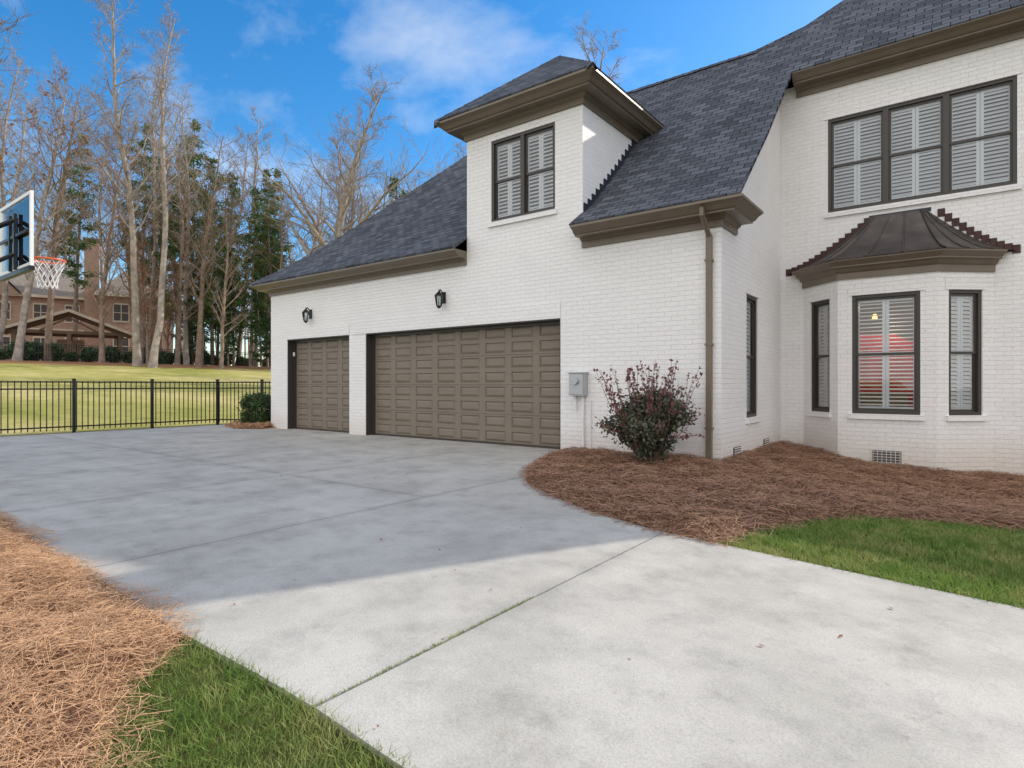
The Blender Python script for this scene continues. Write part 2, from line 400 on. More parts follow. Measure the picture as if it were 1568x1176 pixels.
def blades(name, poly, excl, n, hgt, wid, zoff=0.0):
    x0 = min(p[0] for p in poly); x1 = max(p[0] for p in poly); y0 = min(p[1] for p in poly); y1 = max(p[1] for p in poly)
    P = np.column_stack([RNG.uniform(x0, x1, n*3), RNG.uniform(y0, y1, n*3)]); P = P[inside(P, poly)]
    P = P[:n]; n = len(P)
    cl = .65+.35*np.sin(P[:,0]*9+np.sin(P[:,1]*7)*2)*np.sin(P[:,1]*8)
    z = hzv(P[:,0], P[:,1]) + zoff; H = hgt*(.4+RNG.random(n)*.9)*(.6+.4*cl); an = RNG.random(n)*6.283; le = RNG.random(n)*1.5
    s = np.column_stack([np.cos(an), np.sin(an), np.zeros(n)])*wid/2
    an2 = RNG.random(n)*6.283
    tip = np.column_stack([np.cos(an2)*le*H, np.sin(an2)*le*H, H]); c = np.column_stack([P, z])
    V = np.stack([c-s, c+s, c+tip*.55+s*.7+[0,0,0], c+tip*.55-s*.7, c+tip*[1,1,.93]], 1).reshape(-1,3)
    i = np.arange(n)[:,None]*5
    F = np.concatenate([i+[0,1,2], i+[0,2,3], i+[3,2,4]])
    np_mesh(name, V, F, mBlade)
blades('grass_turf', [(-2.76,1.27),(-2.3,1.262),(-1.0,1.255),(1.2,1.245),(1.2,-.8),(-1.2,-.8),(-1.5,.1),(-2.15,.68),(-2.55,.92)], None, 65000, .042, .0034, .008)
blades('grass_turf', [(-1.40,4.315),(.4,4.25),(3.2,4.2),(3.2,7.2),(.45,6.8),(-.33,6.45),(-.8,6.0),(-1.13,5.45),(-1.3,4.8)], None, 90000, .052, .0055, .008)
blades('joint_grass', [(-1.826,1.25),(-1.814,1.25),(-1.814,2.6),(-1.826,2.6)], None, 600, .015, .003, .018)

# ------------------------------------------------------------------ house
house = empty('white_brick_house')
W = MB()
def wall(F, s0, s1, z0, z1, ops=(), mi=0, depth=.12, rm=0):
    ss = sorted({s0, s1, *[o[0] for o in ops], *[o[1] for o in ops]}); zz = sorted({z0, z1, *[o[2] for o in ops], *[o[3] for o in ops]})
    for i in range(len(ss)-1):
        for j in range(len(zz)-1):
            cs = (ss[i]+ss[i+1])/2; cz = (zz[j]+zz[j+1])/2
            if any(o[0] < cs < o[1] and o[2] < cz < o[3] for o in ops): continue
            W.poly([F.p(ss[i],0,zz[j]), F.p(ss[i+1],0,zz[j]), F.p(ss[i+1],0,zz[j+1]), F.p(ss[i],0,zz[j+1])], mi)
    for a, b, c, d in ops:
        for q in (((a,c),(a,d)), ((a,d),(b,d)), ((b,d),(b,c)), ((b,c),(a,c))):
            (p1, p2) = q
            W.poly([F.p(p1[0],0,p1[1]), F.p(p2[0],0,p2[1]), F.p(p2[0],-depth,p2[1]), F.p(p1[0],-depth,p1[1])], rm)
WN = MB()  # 0 frame 1 glass 2 shutter 3 dark 4 brick
def window(F, s0, s1, z0, z1, units=1, shut=True, room=True, lintel=.2, tilt=.5):
    fw = .05
    WN.obox(F, s0+.001, s0+fw, -.10, -.02, z0+.001, z1-.001, 0); WN.obox(F, s1-fw, s1-.001, -.10, -.02, z0+.001, z1-.001, 0)
    WN.obox(F, s0+fw, s1-fw, -.10, -.02, z1-fw, z1-.001, 0); WN.obox(F, s0+fw, s1-fw, -.10, -.02, z0+.001, z0+fw, 0)
    uw = (s1-s0-2*fw)/units
    for u in range(units):
        a = s0+fw+u*uw; b = a+uw
        if u: WN.obox(F, a-.04, a+.04, -.10, -.015, z0+fw, z1-fw, 0); a += .04
        if u < units-1: b -= .04
        zm = (z0+z1)/2; c = z0+fw; d = z1-fw; sw = .035
        for (lo, hi, dd) in ((c, zm+.02, -.075), (zm-.02, d, -.055)):
            WN.obox(F, a, a+sw, dd-.02, dd, lo, hi, 0); WN.obox(F, b-sw, b, dd-.02, dd, lo, hi, 0)
            WN.obox(F, a+sw, b-sw, dd-.02, dd, lo, lo+.04, 0); WN.obox(F, a+sw, b-sw, dd-.02, dd, hi-.04, hi, 0)
            WN.poly([F.p(a+sw,dd-.01,lo+.04), F.p(b-sw,dd-.01,lo+.04), F.p(b-sw,dd-.01,hi-.04), F.p(a+sw,dd-.01,hi-.04)], 1)
        if shut:
            m = (a+b)/2
            for (x0, x1) in ((a, m-.003), (m+.003, b)):
                st = .045
                WN.obox(F, x0, x0+st, -.130, -.102, c, d, 2); WN.obox(F, x1-st, x1, -.130, -.102, c, d, 2)
                for (r0, r1) in ((c, c+.07), (zm-.035, zm+.035), (d-.07, d)): WN.obox(F, x0+st, x1-st, -.129, -.103, r0, r1, 2)
                for (r0, r1) in ((c+.07, zm-.035), (zm+.035, d-.07)):
                    n = max(1, int((r1-r0)/.062)); pz = (r1-r0)/n
                    for k in range(n):
                        z = r0+pz*(k+.5); tl = tilt+random.uniform(-.04,.04); hh = .034*math.sin(tl); hd = .030*math.cos(tl)
                        p = [(-.117+hd, z-hh-.005), (-.117+hd, z-hh+.005), (-.117-hd, z+hh+.005), (-.117-hd, z+hh-.005)]
                        vs = [F.p(s, q[0], q[1]) for s in (x0+st, x1-st) for q in p]
                        WN.add(vs, [(0,1,5,4),(1,2,6,5),(2,3,7,6),(3,0,4,7)], 2)
    if room:
        y0 = -.121; y1 = -1.3
        for q in ([(s0,y1,z0),(s1,y1,z0),(s1,y1,z1),(s0,y1,z1)], [(s0,y0,z0),(s0,y1,z0),(s0,y1,z1),(s0,y0,z1)], [(s1,y0,z0),(s1,y1,z0),(s1,y1,z1),(s1,y0,z1)], [(s0,y0,z0),(s1,y0,z0),(s1,y1,z0),(s0,y1,z0)], [(s0,y0,z1),(s1,y0,z1),(s1,y1,z1),(s0,y1,z1)]):
            WN.poly([F.p(*p) for p in q], 3)
    WN.obox(F, s0-.05, s1+.05, -.02, .045, z0-.085, z0-.003, 4)
    if lintel: WN.obox(F, s0-.06, s1+.06, .001, .014, z1+.003, z1+lintel, 4)

FG = Fr((-14.23, 8.5), (-2.70, 8.5)); X0 = -14.23
g = lambda x: x - X0
DT = 2.26
doors = [(g(-13.49), g(-11.03), -.02, DT), (g(-10.46), g(-5.39), -.02, DT)]
wall(FG, 0, FG.L, -.6, 3.62, doors, depth=.24, rm=0)
wall(FG, g(-7.49), g(-4.96), 3.62, 6.02, [(g(-6.90), g(-5.50), 4.12, 5.62)])
window(FG, g(-6.90), g(-5.50), 4.12, 5.62, 2, lintel=0, tilt=.7)
W.obox(FG, doors[0][0]-.0, doors[0][1]+.02, .001, .016, DT+.004, DT+.24, 0)
W.obox(FG, doors[1][0]-.45, doors[1][1]+.0, .001, .016, DT+.004, DT+.26, 0)
FL = Fr((-14.23, 17), (-14.23, 8.5)); wall(FL, 0, FL.L, -.6, 3.62)
FBk = Fr((1.35, 17), (-14.23, 17)); wall(FBk, 0, FBk.L, -.6, 3.62)
FR = Fr((-2.70, 8.5), (-2.70, 11.95))
wall(FR, 0, FR.L, -.6, 3.62, [(1.24, 1.9, .61, 2.58)])
window(FR, 1.24, 1.9, .61, 2.58, 1, lintel=.2, tilt=.8)
PR = [(8.13,3.665),(8.8,4.14),(9.8,5.03),(11.5,6.70),(12.74,7.94)]
W.poly([(-2.70,8.5,3.62)] + [(-2.70,11.95,3.62),(-2.70,11.95,7.0)] + [(-2.70,y,z-.06) for y,z in ((11.5,6.70),(9.8,5.03),(8.8,4.14),(8.5,3.93))], 0)
for s in (-7.49, -4.96):
    W.poly([(s,8.5,3.6),(s,12.3,3.6),(s,12.3,6.02),(s,8.5,6.02)], 0)
FM = Fr((-2.70, 11.95), (1.35, 11.95)); gm = lambda x: x + 2.70
wall(FM, 0, FM.L, -.6, 6.66, [(gm(-1.90), gm(.70), 4.22, 5.90), (gm(-2.05), gm(.2), .35, 2.75)])
window(FM, gm(-1.90), gm(.70), 4.22, 5.90, 3, lintel=.24, tilt=.7)
FMr = Fr((1.35, 11.95), (1.35, 21.4)); wall(FMr, 0, FMr.L, -.6, 6.66)
FMl = Fr((-3.7, 21.4), (-3.7, 12.9)); wall(FMl, 0, FMl.L, 3, 6.66)
FMb = Fr((1.35, 21.4), (-3.7, 21.4)); wall(FMb, 0, FMb.L, -.6, 6.66)
FW = Fr((1.352, 12.0), (8.5, 12.0)); wall(FW, 0, FW.L, -.8, 4.62, [(1.2, 2.6, .7, 2.6), (4.2, 5.6, .7, 2.6)])  # unseen right wing, guessed; eave and pitch shaped for the driveway shadow edge
window(FW, 1.2, 2.6, .7, 2.6, 2); window(FW, 4.2, 5.6, .7, 2.6, 2)
FWr = Fr((8.5, 12.0), (8.5, 20.5)); wall(FWr, 0, FWr.L, -.8, 4.62)
W.poly([(8.5,12.0,4.62),(8.5,20.5,4.62),(8.5,16.25,7.2)], 0)
W.box(1.62,2.30,12.62,13.3,4.4,7.9,0); W.box(1.59,2.33,12.59,13.33,7.9,8.0,0)  # unseen chimney, added to cast the corner of the driveway shadow
BP = [(-2.30,11.95),(-1.65,11.32),(-.29,11.32),(.42,11.95)]
FB = [Fr(BP[i], BP[i+1]) for i in range(3)]
bo = [(.20, .70), (.21, 1.15), (.20, .76)]
for i, (F_, o) in enumerate(zip(FB, bo)):
    wall(F_, 0, F_.L, -.6, 3.0, [(o[0], o[1], .66, 2.62)], depth=.09)
    window(F_, o[0], o[1], .66, 2.62, 1, room=False, lintel=.2, tilt=.22 if i == 1 else .7)
for F_, a, b in ((FB[1], .5, .9), (FM, 3.55, 3.95)):
    WN.obox(F_, a, b, .001, .012, -.13, .07, 3)
    for k in range(5): WN.obox(F_, a+.01, b-.01, .013, .018, -.122+k*.043, -.114+k*.043, 4)
    for k in range(7): WN.obox(F_, a+.01+k*(b-a-.03)/6, a+.018+k*(b-a-.03)/6, .019, .023, -.13, .07, 4)
for a in (.55, 2.25):
    WN.obox(FR, a, a+.36, .001, .012, .02, .20, 3)
    for k in range(5): WN.obox(FR, a+.02, a+.34, .013, .017, .03+k*.036, .045+k*.036, 4)
W.obj('walls', [mBrick, mTrimD], house)
WN.obj('windows', [mTrimD, mGlass, mShut, mDark, mBrick], house)
RM = MB()
RM.poly([(-2.5,15,.2),(1.3,15,.2),(1.3,15,3),(-2.5,15,3)]); RM.poly([(-2.5,11.97,.2),(-2.5,15,.2),(-2.5,15,3),(-2.5,11.97,3)])
RM.poly([(1.3,11.97,.2),(1.3,15,.2),(1.3,15,3),(1.3,11.97,3)]); RM.poly([(-2.5,11.97,.2),(1.3,11.97,.2),(1.3,15,.2),(-2.5,15,.2)]); RM.poly([(-2.5,11.97,2.96),(1.3,11.97,2.96),(1.3,15,2.96),(-2.5,15,2.96)])
bayf = [(-2.2,11.965),(-1.62,11.36),(-.32,11.36),(.32,11.965)]
RM.poly([(x,y,.25) for x,y in bayf]); RM.poly([(x,y,2.95) for x,y in bayf])
RM.obj('dining_room', [mInt], house)
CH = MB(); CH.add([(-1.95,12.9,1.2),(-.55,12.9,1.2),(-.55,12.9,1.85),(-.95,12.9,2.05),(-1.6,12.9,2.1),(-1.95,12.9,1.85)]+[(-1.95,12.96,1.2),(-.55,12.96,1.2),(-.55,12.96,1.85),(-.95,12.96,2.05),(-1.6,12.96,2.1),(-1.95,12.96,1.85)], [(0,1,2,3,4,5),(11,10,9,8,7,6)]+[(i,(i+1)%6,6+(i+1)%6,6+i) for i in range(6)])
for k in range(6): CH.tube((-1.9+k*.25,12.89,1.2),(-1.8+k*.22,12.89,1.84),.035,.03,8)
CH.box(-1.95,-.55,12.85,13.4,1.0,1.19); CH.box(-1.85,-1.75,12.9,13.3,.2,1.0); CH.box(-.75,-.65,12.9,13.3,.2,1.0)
CH.obj('red_reflection_shape', [mRed], house)  # added red shape standing in for the reflection in the centre bay pane
PB = MB()
for x in (-1.9,-1.6,-1.3):
    PB.tube((x,13.2,2.38),(x,13.2,2.48),.05,.03,10,0); PB.tube((x,13.2,2.48),(x,13.2,2.95),.008,.008,5,1)
PB.obj('pendant_lamp', [mBulb, mBlack], house)
pl = bpy.data.lights.new('pendant_light','POINT'); pl.energy = 20; pl.color = (1,.85,.65); pl.shadow_soft_size = .15
po = bpy.data.objects.new('pendant_light', pl); COL.objects.link(po); po.location = (-1.0,12.6,2.6); po.parent = house

# garage doors
GD = MB()
def gdoor(s0, s1, z0, z1, cols, rows):
    d = -.22; F_ = FG; cw = (s1-s0)/cols; rh = (z1-z0)/rows
    def rect(a,b,c,e,q): return [F_.p(a,q,c),F_.p(b,q,c),F_.p(b,q,e),F_.p(a,q,e)]
    for r in range(rows):
        for c in range(cols):
            a = s0+c*cw; b = a+cw; lo = z0+r*rh; hi = lo+rh
            mx = .07; mz = .038
            R0 = rect(a,b,lo,hi,d); R1 = rect(a+mx,b-mx,lo+mz,hi-mz,d); i = .012
            R2 = rect(a+mx+i,b-mx-i,lo+mz+i,hi-mz-i,d-.020); j = .05
            R3 = rect(a+mx+j,b-mx-j,lo+mz+j,hi-mz-j,d+.002)
            vs = R0+R1+R2+R3; fs = []
            for k in range(3):
                for m in range(4): fs.append((k*4+m, k*4+(m+1)%4, (k+1)*4+(m+1)%4, (k+1)*4+m))
            fs.append((12,13,14,15)); GD.add(vs, fs, 0)
    for r in range(2, rows, 2): GD.obox(F_, s0, s1, d-.01, d+.0015, z0+r*rh-.003, z0+r*rh+.003, 1)
    GD.obox(F_, s0-.0, s0+.05, d+.006, d+.06, z0, z1, 1); GD.obox(F_, s1-.05, s1, d+.006, d+.06, z0, z1, 1)
    GD.obox(F_, s0+.05, s1-.05, d+.006, d+.06, z1-.05, z1, 1); GD.obox(F_, s0, s1, d+.007, d+.03, z0-.02, z0+.03, 1)
gdoor(doors[0][0]+.02, doors[0][1]-.02, .03, DT-.02, 4, 8)
gdoor(doors[1][0]+.02, doors[1][1]-.02, .03, DT-.02, 8, 8)
for o in doors:
    GD.obox(FG, o[0]+.002, o[0]+.02, -.235, -.01, -.02, DT-.002, 1); GD.obox(FG, o[1]-.02, o[1]-.002, -.235, -.01, -.02, DT-.002, 1)
    GD.obox(FG, o[0]+.02, o[1]-.02, -.235, -.01, DT-.02, DT-.003, 1)
GD.obox(FG, doors[0][0]+.06, doors[0][0]+.09, -.16, -.12, 1.85, 1.95, 2)
GD.obj('garage_doors', [mDoor, mTrimD, mWhite], house)

# cornices, gutters, downspouts
CR = MB()
prof = [(.002,-.26),(.035,-.26),(.035,-.18),(.06,-.165),(.085,-.135),(.23,-.135),(.23,-.115),(.26,-.105),(.30,-.06),(.345,-.035),(.36,-.03),(.36,0),(.002,0)]
CR.sweep([(-14.23,17),(-14.23,8.5),(-7.492,8.5)], prof, 3.67)
CR.sweep([(-4.958,8.5),(-2.70,8.5),(-2.70,9.15)], prof, 3.675, k=1.12)
CR.sweep([(-7.49,11.6),(-7.49,8.5),(-4.96,8.5),(-4.96,10.9)], prof, 6.07, k=1.2)
CR.sweep([(-2.42,11.95),(1.35,11.95),(1.35,21)], prof, 6.75, k=1.2)
CR.sweep([(1.36,12.0),(8.5,12.0)], prof, 4.70)
CR.sweep(BP, [(.002,-.30),(.03,-.30),(.03,-.2),(.07,-.17),(.10,-.13),(.15,-.11),(.15,-.09),(.20,-.05),(.24,-.02),(.24,0),(.002,0)], 3.2)
CR.obox(FG, g(-2.90), g(-2.82), .012, .072, -.02, 3.28, 0)
CR.tube((-2.86,8.46,3.26),(-2.86,8.16,3.50),.038,.038,8,0); CR.tube((-2.86,8.16,3.48),(-2.86,8.16,3.6),.038,.038,8,0)
for z in (.5,1.7,2.9): CR.obox(FG, g(-2.915), g(-2.805), .002, .078, z, z+.03, 0)
CR.obj('cornices_and_gutters', [mTrim], house)

# main roof
RF = MB(); HX = lambda y: -14.6 + (y - 8.13); up = .045
for i in range(4):
    (y0,z0),(y1,z1) = PR[i], PR[i+1]
    z0 += up; z1 += up
    if i == 0:
        RF.poly([(HX(y0),y0,z0),(-7.49,y0,z0),(-7.49,y1,z1),(HX(y1),y1,z1)])
        RF.poly([(-5.0,y0,z0),(-2.34,y0,z0),(-2.4,y1,z1),(-4.96,y1,z1)])
    else: RF.poly([(HX(y0),y0,z0),(-2.4,y0,z0),(-2.4,y1,z1),(HX(y1),y1,z1)])
    b0 = 25.48-y0; b1 = 25.48-y1
    RF.poly([(HX(y0),y0,z0),(HX(y1),y1,z1),(HX(y1),b1,z1),(HX(y0),b0,z0)] if i < 3 else [(HX(y0),y0,z0),(HX(y1),y1,z1),(HX(y0),b0,z0)])
    RF.poly([(HX(y0),b0,z0),(HX(y1),b1,z1),(-2.4,b1,z1),(-2.4,b0,z0)])
u_ = up
RF.poly([(-2.4,11.5,6.70+u_),(1.75,11.5,6.70+u_),(-1.19,14.45,9.65+u_),(-2.5,13.14,8.34+u_),(-2.75,12.94,8.14+u_),(-3.1,12.79,7.99+u_),(-3.5,12.742,7.945+u_),(-2.4,12.74,7.94+u_)])
RF.poly([(-3.5,12.74,7.94+u_),(-2.5,13.14,8.34+u_),(-1.19,14.45,9.65+u_),(-1.19,19,9.65+u_),(-4.14,21.9,6.7+u_),(-4.14,13.2,6.75+u_)])
RF.poly([(1.75,11.5,6.7+u_),(1.75,21.9,6.7+u_),(-1.19,19,9.65+u_),(-1.19,14.45,9.65+u_)])
RF.poly([(1.75,21.9,6.7+u_),(-4.14,21.9,6.7+u_),(-1.19,19,9.65+u_)])
RF.poly([(1.3,11.6,4.72),(8.8,11.6,4.72),(8.8,16.25,7.5),(1.3,16.25,7.5)]); RF.poly([(1.3,20.9,4.72),(8.8,20.9,4.72),(8.8,16.25,7.5),(1.3,16.25,7.5)])  # unseen wing roof, kept low so its shadow stays short
a = .44; xl = -7.49-a; xr = -4.96+a; yf = 8.5-a; xm = (xl+xr)/2; hw = (xr-xl)/2; ze = 6.10; zp = 7.52
RF.poly([(xl,yf,ze),(xr,yf,ze),(xm,yf+hw,zp)]); RF.poly([(xr,yf,ze),(xr,11.0,ze),(xm,12.6,zp),(xm,yf+hw,zp)]); RF.poly([(xl,yf,ze),(xl,11.0,ze),(xm,12.6,zp),(xm,yf+hw,zp)])
ro = RF.obj('roof', [mShingle], house, up=True)
sm = ro.modifiers.new('thick','SOLIDIFY'); sm.thickness = .045; sm.offset = -1
RC = MB()
def cap(p0, p1, wd=.13):
    p0 = Vector(p0); p1 = Vector(p1); d = p1-p0; n = max(1, int(d.length/.2)); s = Vector((-d.y, d.x, 0)).normalized()*wd
    for i in range(n):
        q = p0+d*(i/n); r = p0+d*((i+1.15)/n)
        for sg in (1,-1):
            RC.poly([q+Vector((0,0,.025)), r+Vector((0,0,.014)), r+s*sg+Vector((0,0,-.10)), q+s*sg+Vector((0,0,-.09))])
for i in range(4): cap((HX(PR[i][0]),PR[i][0],PR[i][1]+up),(HX(PR[i+1][0]),PR[i+1][0],PR[i+1][1]+up), .12)
cap((-9.99,12.74,7.985),(-3.3,12.74,7.985)); cap((xr,yf,ze),(xm,yf+hw,zp),.1); cap((xl,yf,ze),(xm,yf+hw,zp),.1)
RC.obj('ridge_caps', [mShingle], house)
FLs = MB()
def roofz(y):
    for (a0,b0),(a1,b1) in zip(PR,PR[1:]):
        if a0 <= y <= a1: return b0+(b1-b0)*(y-a0)/(a1-a0)
    return PR[-1][1]
y = 8.52
while y < 10.7:
    z = roofz(min(y+.13, 12)) + .05
    FLs.box(-4.958,-4.945,y,y+.14,z-.2,z+.06,0); y += .138
for i in range(14):
    t0 = i/14; x = -2.60+t0*1.36; z = 3.22+.82*(t0**1.35)
    FLs.obox(FM, gm(x), gm(x)+.105, .002, .014, z-.06, z+.07, 1)
for i in range(11):
    t0 = i/11; x = .64-t0*1.03; z = 3.22+.82*(t0**1.35)
    FLs.obox(FM, gm(x), gm(x)+.10, .002, .014, z-.06, z+.07, 1)
FLs.obox(FM, gm(-1.26), gm(-.38), .002, .018, 4.0, 4.06, 0)
FLs.obj('step_flashing', [mBlueFl, mFlash], house)
BR = MB()
eave = [(-2.58,11.95),(-1.76,11.06),(-.18,11.06),(.71,11.95)]; top = [(-1.25,11.95),(-1.15,11.80),(-.52,11.80),(-.42,11.95)]
def lv(tt):
    return [Vector((e[0]+(p[0]-e[0])*tt, e[1]+(p[1]-e[1])*tt, 3.205+.80*(tt**1.45))) for e, p in zip(eave, top)]
N = 7; L_ = [lv(i/N) for i in range(N+1)]
for i in range(N):
    for j in range(3): BR.poly([L_[i][j],L_[i][j+1],L_[i+1][j+1],L_[i+1][j]])
BR.poly([L_[N][0],L_[N][1],L_[N][2],L_[N][3]])
for j in range(3):
    for q in ((0,.33,.66) if j != 1 else (0,.33,.66,1)):
        if j == 0 and q == 0: continue
        for i in range(N):
            p = L_[i][j].lerp(L_[i][j+1], q); r = L_[i+1][j].lerp(L_[i+1][j+1], q)
            BR.tube(p+Vector((0,0,.008)), r+Vector((0,0,.008)), .014, .014, 6)
BR.obj('copper_bay_roof', [mCopper], house)

# ------------------------------------------------------------------ wall fittings
def lantern(x, z):
    m = MB(); y = 8.5
    m.box(x-.05,x+.05,y-.02,y-.001,z+.08,z+.30,0); m.tube((x,y-.02,z+.26),(x,y-.10,z+.34),.012); m.tube((x,y-.10,z+.34),(x,y-.14,z+.30),.012)
    c = (x, y-.14)
    m.tube((c[0],c[1],z+.22),(c[0],c[1],z+.30),.095,.02,6,0); m.tube((c[0],c[1],z+.30),(c[0],c[1],z+.34),.015,.008,6,0)
    m.tube((c[0],c[1],z+.02),(c[0],c[1],z+.22),.05,.08,6,1,False); m.tube((c[0],c[1],z-.03),(c[0],c[1],z+.02),.02,.055,6,0)
    for dx in (-.018,0.,.018): m.tube((c[0]+dx,c[1],z+.03),(c[0]+dx,c[1],z+.12),.008,.008,6,2)
    for k in range(6):
        t = 2*math.pi*k/6; m.tube((c[0]+.052*math.cos(t),c[1]+.052*math.sin(t),z+.02),(c[0]+.083*math.cos(t),c[1]+.083*math.sin(t),z+.22),.006,.006,4,0)
    m.obj('wall_lantern', [mBlack, mGlass, mWhite], uv=False)
lantern(-12.49, 2.64); lantern(-8.09, 2.65)
UB = MB()
UB.box(-5.14,-4.86,8.36,8.497,.96,1.33,0); UB.box(-5.13,-4.87,8.345,8.36,.98,1.31,0); UB.tube((-5.0,8.345,1.20),(-5.0,8.30,1.20),.06,.055,16,0); UB.box(-5.155,-4.845,8.33,8.498,1.33,1.345,0)
UB.tube((-4.93,8.46,-.05),(-4.93,8.46,.96),.022,.022,10,1); UB.tube((-5.07,8.46,.7),(-5.07,8.46,.96),.015,.015,10,1)
UB.tube((-4.80,8.47,.0),(-4.80,8.47,.9),.012,.012,8,1)
UB.obj('electric_meter_box', [mGrey, mWhite], uv=False)

# ------------------------------------------------------------------ basketball hoop
BH = empty('basketball_hoop'); m = MB(); bx = -11.2; by = 2.6
m.box(bx-.72,bx+.72,by-.006,by+.006,2.87,3.83,1)
for q in ((bx-.77,bx-.72,2.82,3.88),(bx+.72,bx+.77,2.82,3.88)): m.box(q[0],q[1],by-.02,by+.02,q[2],q[3],0)
m.box(bx-.72,bx+.72,by-.02,by+.02,3.83,3.88,0); m.box(bx-.72,bx+.72,by-.02,by+.02,2.82,2.87,0)
m.box(bx-.76,bx+.76,by-.035,by+.035,2.76,2.82,2); m.box(bx-.32,bx+.32,by+.007,by+.01,3.08,3.11,0); m.box(bx-.32,bx+.32,by+.007,by+.01,3.5,3.53,0); m.box(bx-.32,bx-.29,by+.007,by+.01,3.11,3.5,0); m.box(bx+.29,bx+.32,by+.007,by+.01,3.11,3.5,0)
for s in (-.15,.10): m.box(bx+s,bx+s+.05,by-.06,by-.021,2.83,3.65,2)
m.box(bx-.7,bx+.7,by-.05,by-.021,3.3,3.34,2)
m.obj('backboard', [mWhite, mGlass, mBlack], BH, uv=False)
m = MB()
m.box(bx-.09,bx+.09,.88,1.06,0,2.6,0)
for s in (-.12,.12):
    m.tube((bx+s,.97,2.45),(bx+s,by-.06,3.55),.03,.03,8); m.tube((bx+s,.97,1.9),(bx+s,by-.06,3.05),.03,.03,8)
m.box(bx-.25,bx+.25,.72,1.22,.0,.05,0); m.obj('pole', [mBlack], BH, uv=False)
mOr = M('orange_rim', (.85,.14,.03), .4); m = MB(); cy = by+.38; cz = 3.05
n = 28
for i in range(n):
    a0 = 2*math.pi*i/n; a1 = 2*math.pi*(i+1)/n
    m.tube((bx+.229*math.cos(a0),cy+.229*math.sin(a0),cz),(bx+.229*math.cos(a1),cy+.229*math.sin(a1),cz),.013,.013,8)
m.box(bx-.10,bx+.10,by+.02,by+.16,cz-.012,cz+.008); m.box(bx-.09,bx+.09,by+.012,by+.03,cz-.15,cz+.02)
m.tube((bx-.08,by+.02,cz-.12),(bx-.14,cy-.16,cz-.01),.008); m.tube((bx+.08,by+.02,cz-.12),(bx+.14,cy-.16,cz-.01),.008)
m.obj('rim', [mOr], BH, uv=False)
m = MB(); lv_ = [(.225,0),(.20,.09),(.165,.18),(.14,.27),(.125,.36),(.135,.43)]
for k in range(len(lv_)-1):
    for i in range(12):
        o0 = .5*(k % 2)
        for dd in (.5,-.5):
            a0 = 2*math.pi*(i+o0)/12; a1 = 2*math.pi*(i+o0+dd)/12
            m.tube((bx+lv_[k][0]*math.cos(a0),cy+lv_[k][0]*math.sin(a0),cz-lv_[k][1]),(bx+lv_[k+1][0]*math.cos(a1),cy+lv_[k+1][0]*math.sin(a1),cz-lv_[k+1][1]),.006,.006,4,0,False)
m.obj('net', [mWhite], BH, uv=False)

# ------------------------------------------------------------------ fences
def fence(name, path, hgt=1.2, sp=.115, pr=.009, post_sp=1.68, dz=.02):
    m = MB()
    for A, B in zip(path, path[1:]):
        F_ = Fr(A, B); n = int(F_.L/sp)
        nseg = max(1, round(F_.L/post_sp)); L = F_.L/nseg
        for k in range(nseg):
            za = hz(*F_.p(k*L,0,0)[:2])+dz; zb = hz(*F_.p((k+1)*L,0,0)[:2])+dz
            for hh in (.12, hgt-.20, hgt-.04):
                vs = [F_.p(s, d, z+hh+q) for s, z in ((k*L, za), ((k+1)*L, zb)) for d in (-.014,.014) for q in (0,.032)]
                m.add(vs, [(0,1,3,2),(4,6,7,5),(0,4,5,1),(2,3,7,6),(1,5,7,3),(0,2,6,4)])
        for k in range(n):
            s = (k+.5)*sp; x, y, _ = F_.p(s,0,0); z = hz(x,y)+dz
            m.obox(F_, s-pr, s+pr, -pr, pr, z+.05, z+hgt)
        for k in range(nseg+1):
            s = k*L; x, y, _ = F_.p(s,0,0); z = hz(x,y)+dz
            m.obox(F_, s-.03, s+.03, -.03, .03, z-.1, z+hgt+.04); m.obox(F_, s-.036, s+.036, -.036, .036, z+hgt+.04, z+hgt+.06)
    m.obj(name, [mBlack], uv=False)
fence('metal_picket_fence', [(-16.6,-5.2),(-16.6,8.3),(-14.26,9.6)])
fence('metal_picket_fence', [(-55,-10),(-55,55)], 1.3, .16, .014, 2.4)

# ------------------------------------------------------------------ neighbour house and pavilion
NH = empty('brick_neighbour_house'); m = MB()
m.box(-10,3,0,10,-1,6.6,0); m.box(3,9.5,-1.5,9,-1,7.0,0)
def nwin(x, yy, z, wd=1.1, h=1.5):
    m.box(x,x+wd,yy-.03,yy+.01,z,z+h,2); m.box(x-.1,x+wd+.1,yy-.05,yy-.035,z-.14,z,4); m.box(x-.1,x+wd+.1,yy-.05,yy-.035,z+h,z+h+.16,4); m.box(x-.02,x+wd+.02,yy-.05,yy-.032,z+h*.48,z+h*.52,4); m.box(x+wd*.47,x+wd*.53,yy-.05,yy-.033,z,z+h,4)
    m.box(x-.1,x,yy-.05,yy-.034,z,z+h,4); m.box(x+wd,x+wd+.1,yy-.05,yy-.034,z,z+h,4)
for x in (-8.5,-5.6,-2.6,0): nwin(x,-.02,1.0); nwin(x,-.02,4.2)
for x in (4.2,7.2): nwin(x,-1.52,1.0,1.3,1.7); nwin(x,-1.52,4.4,1.3,1.6)
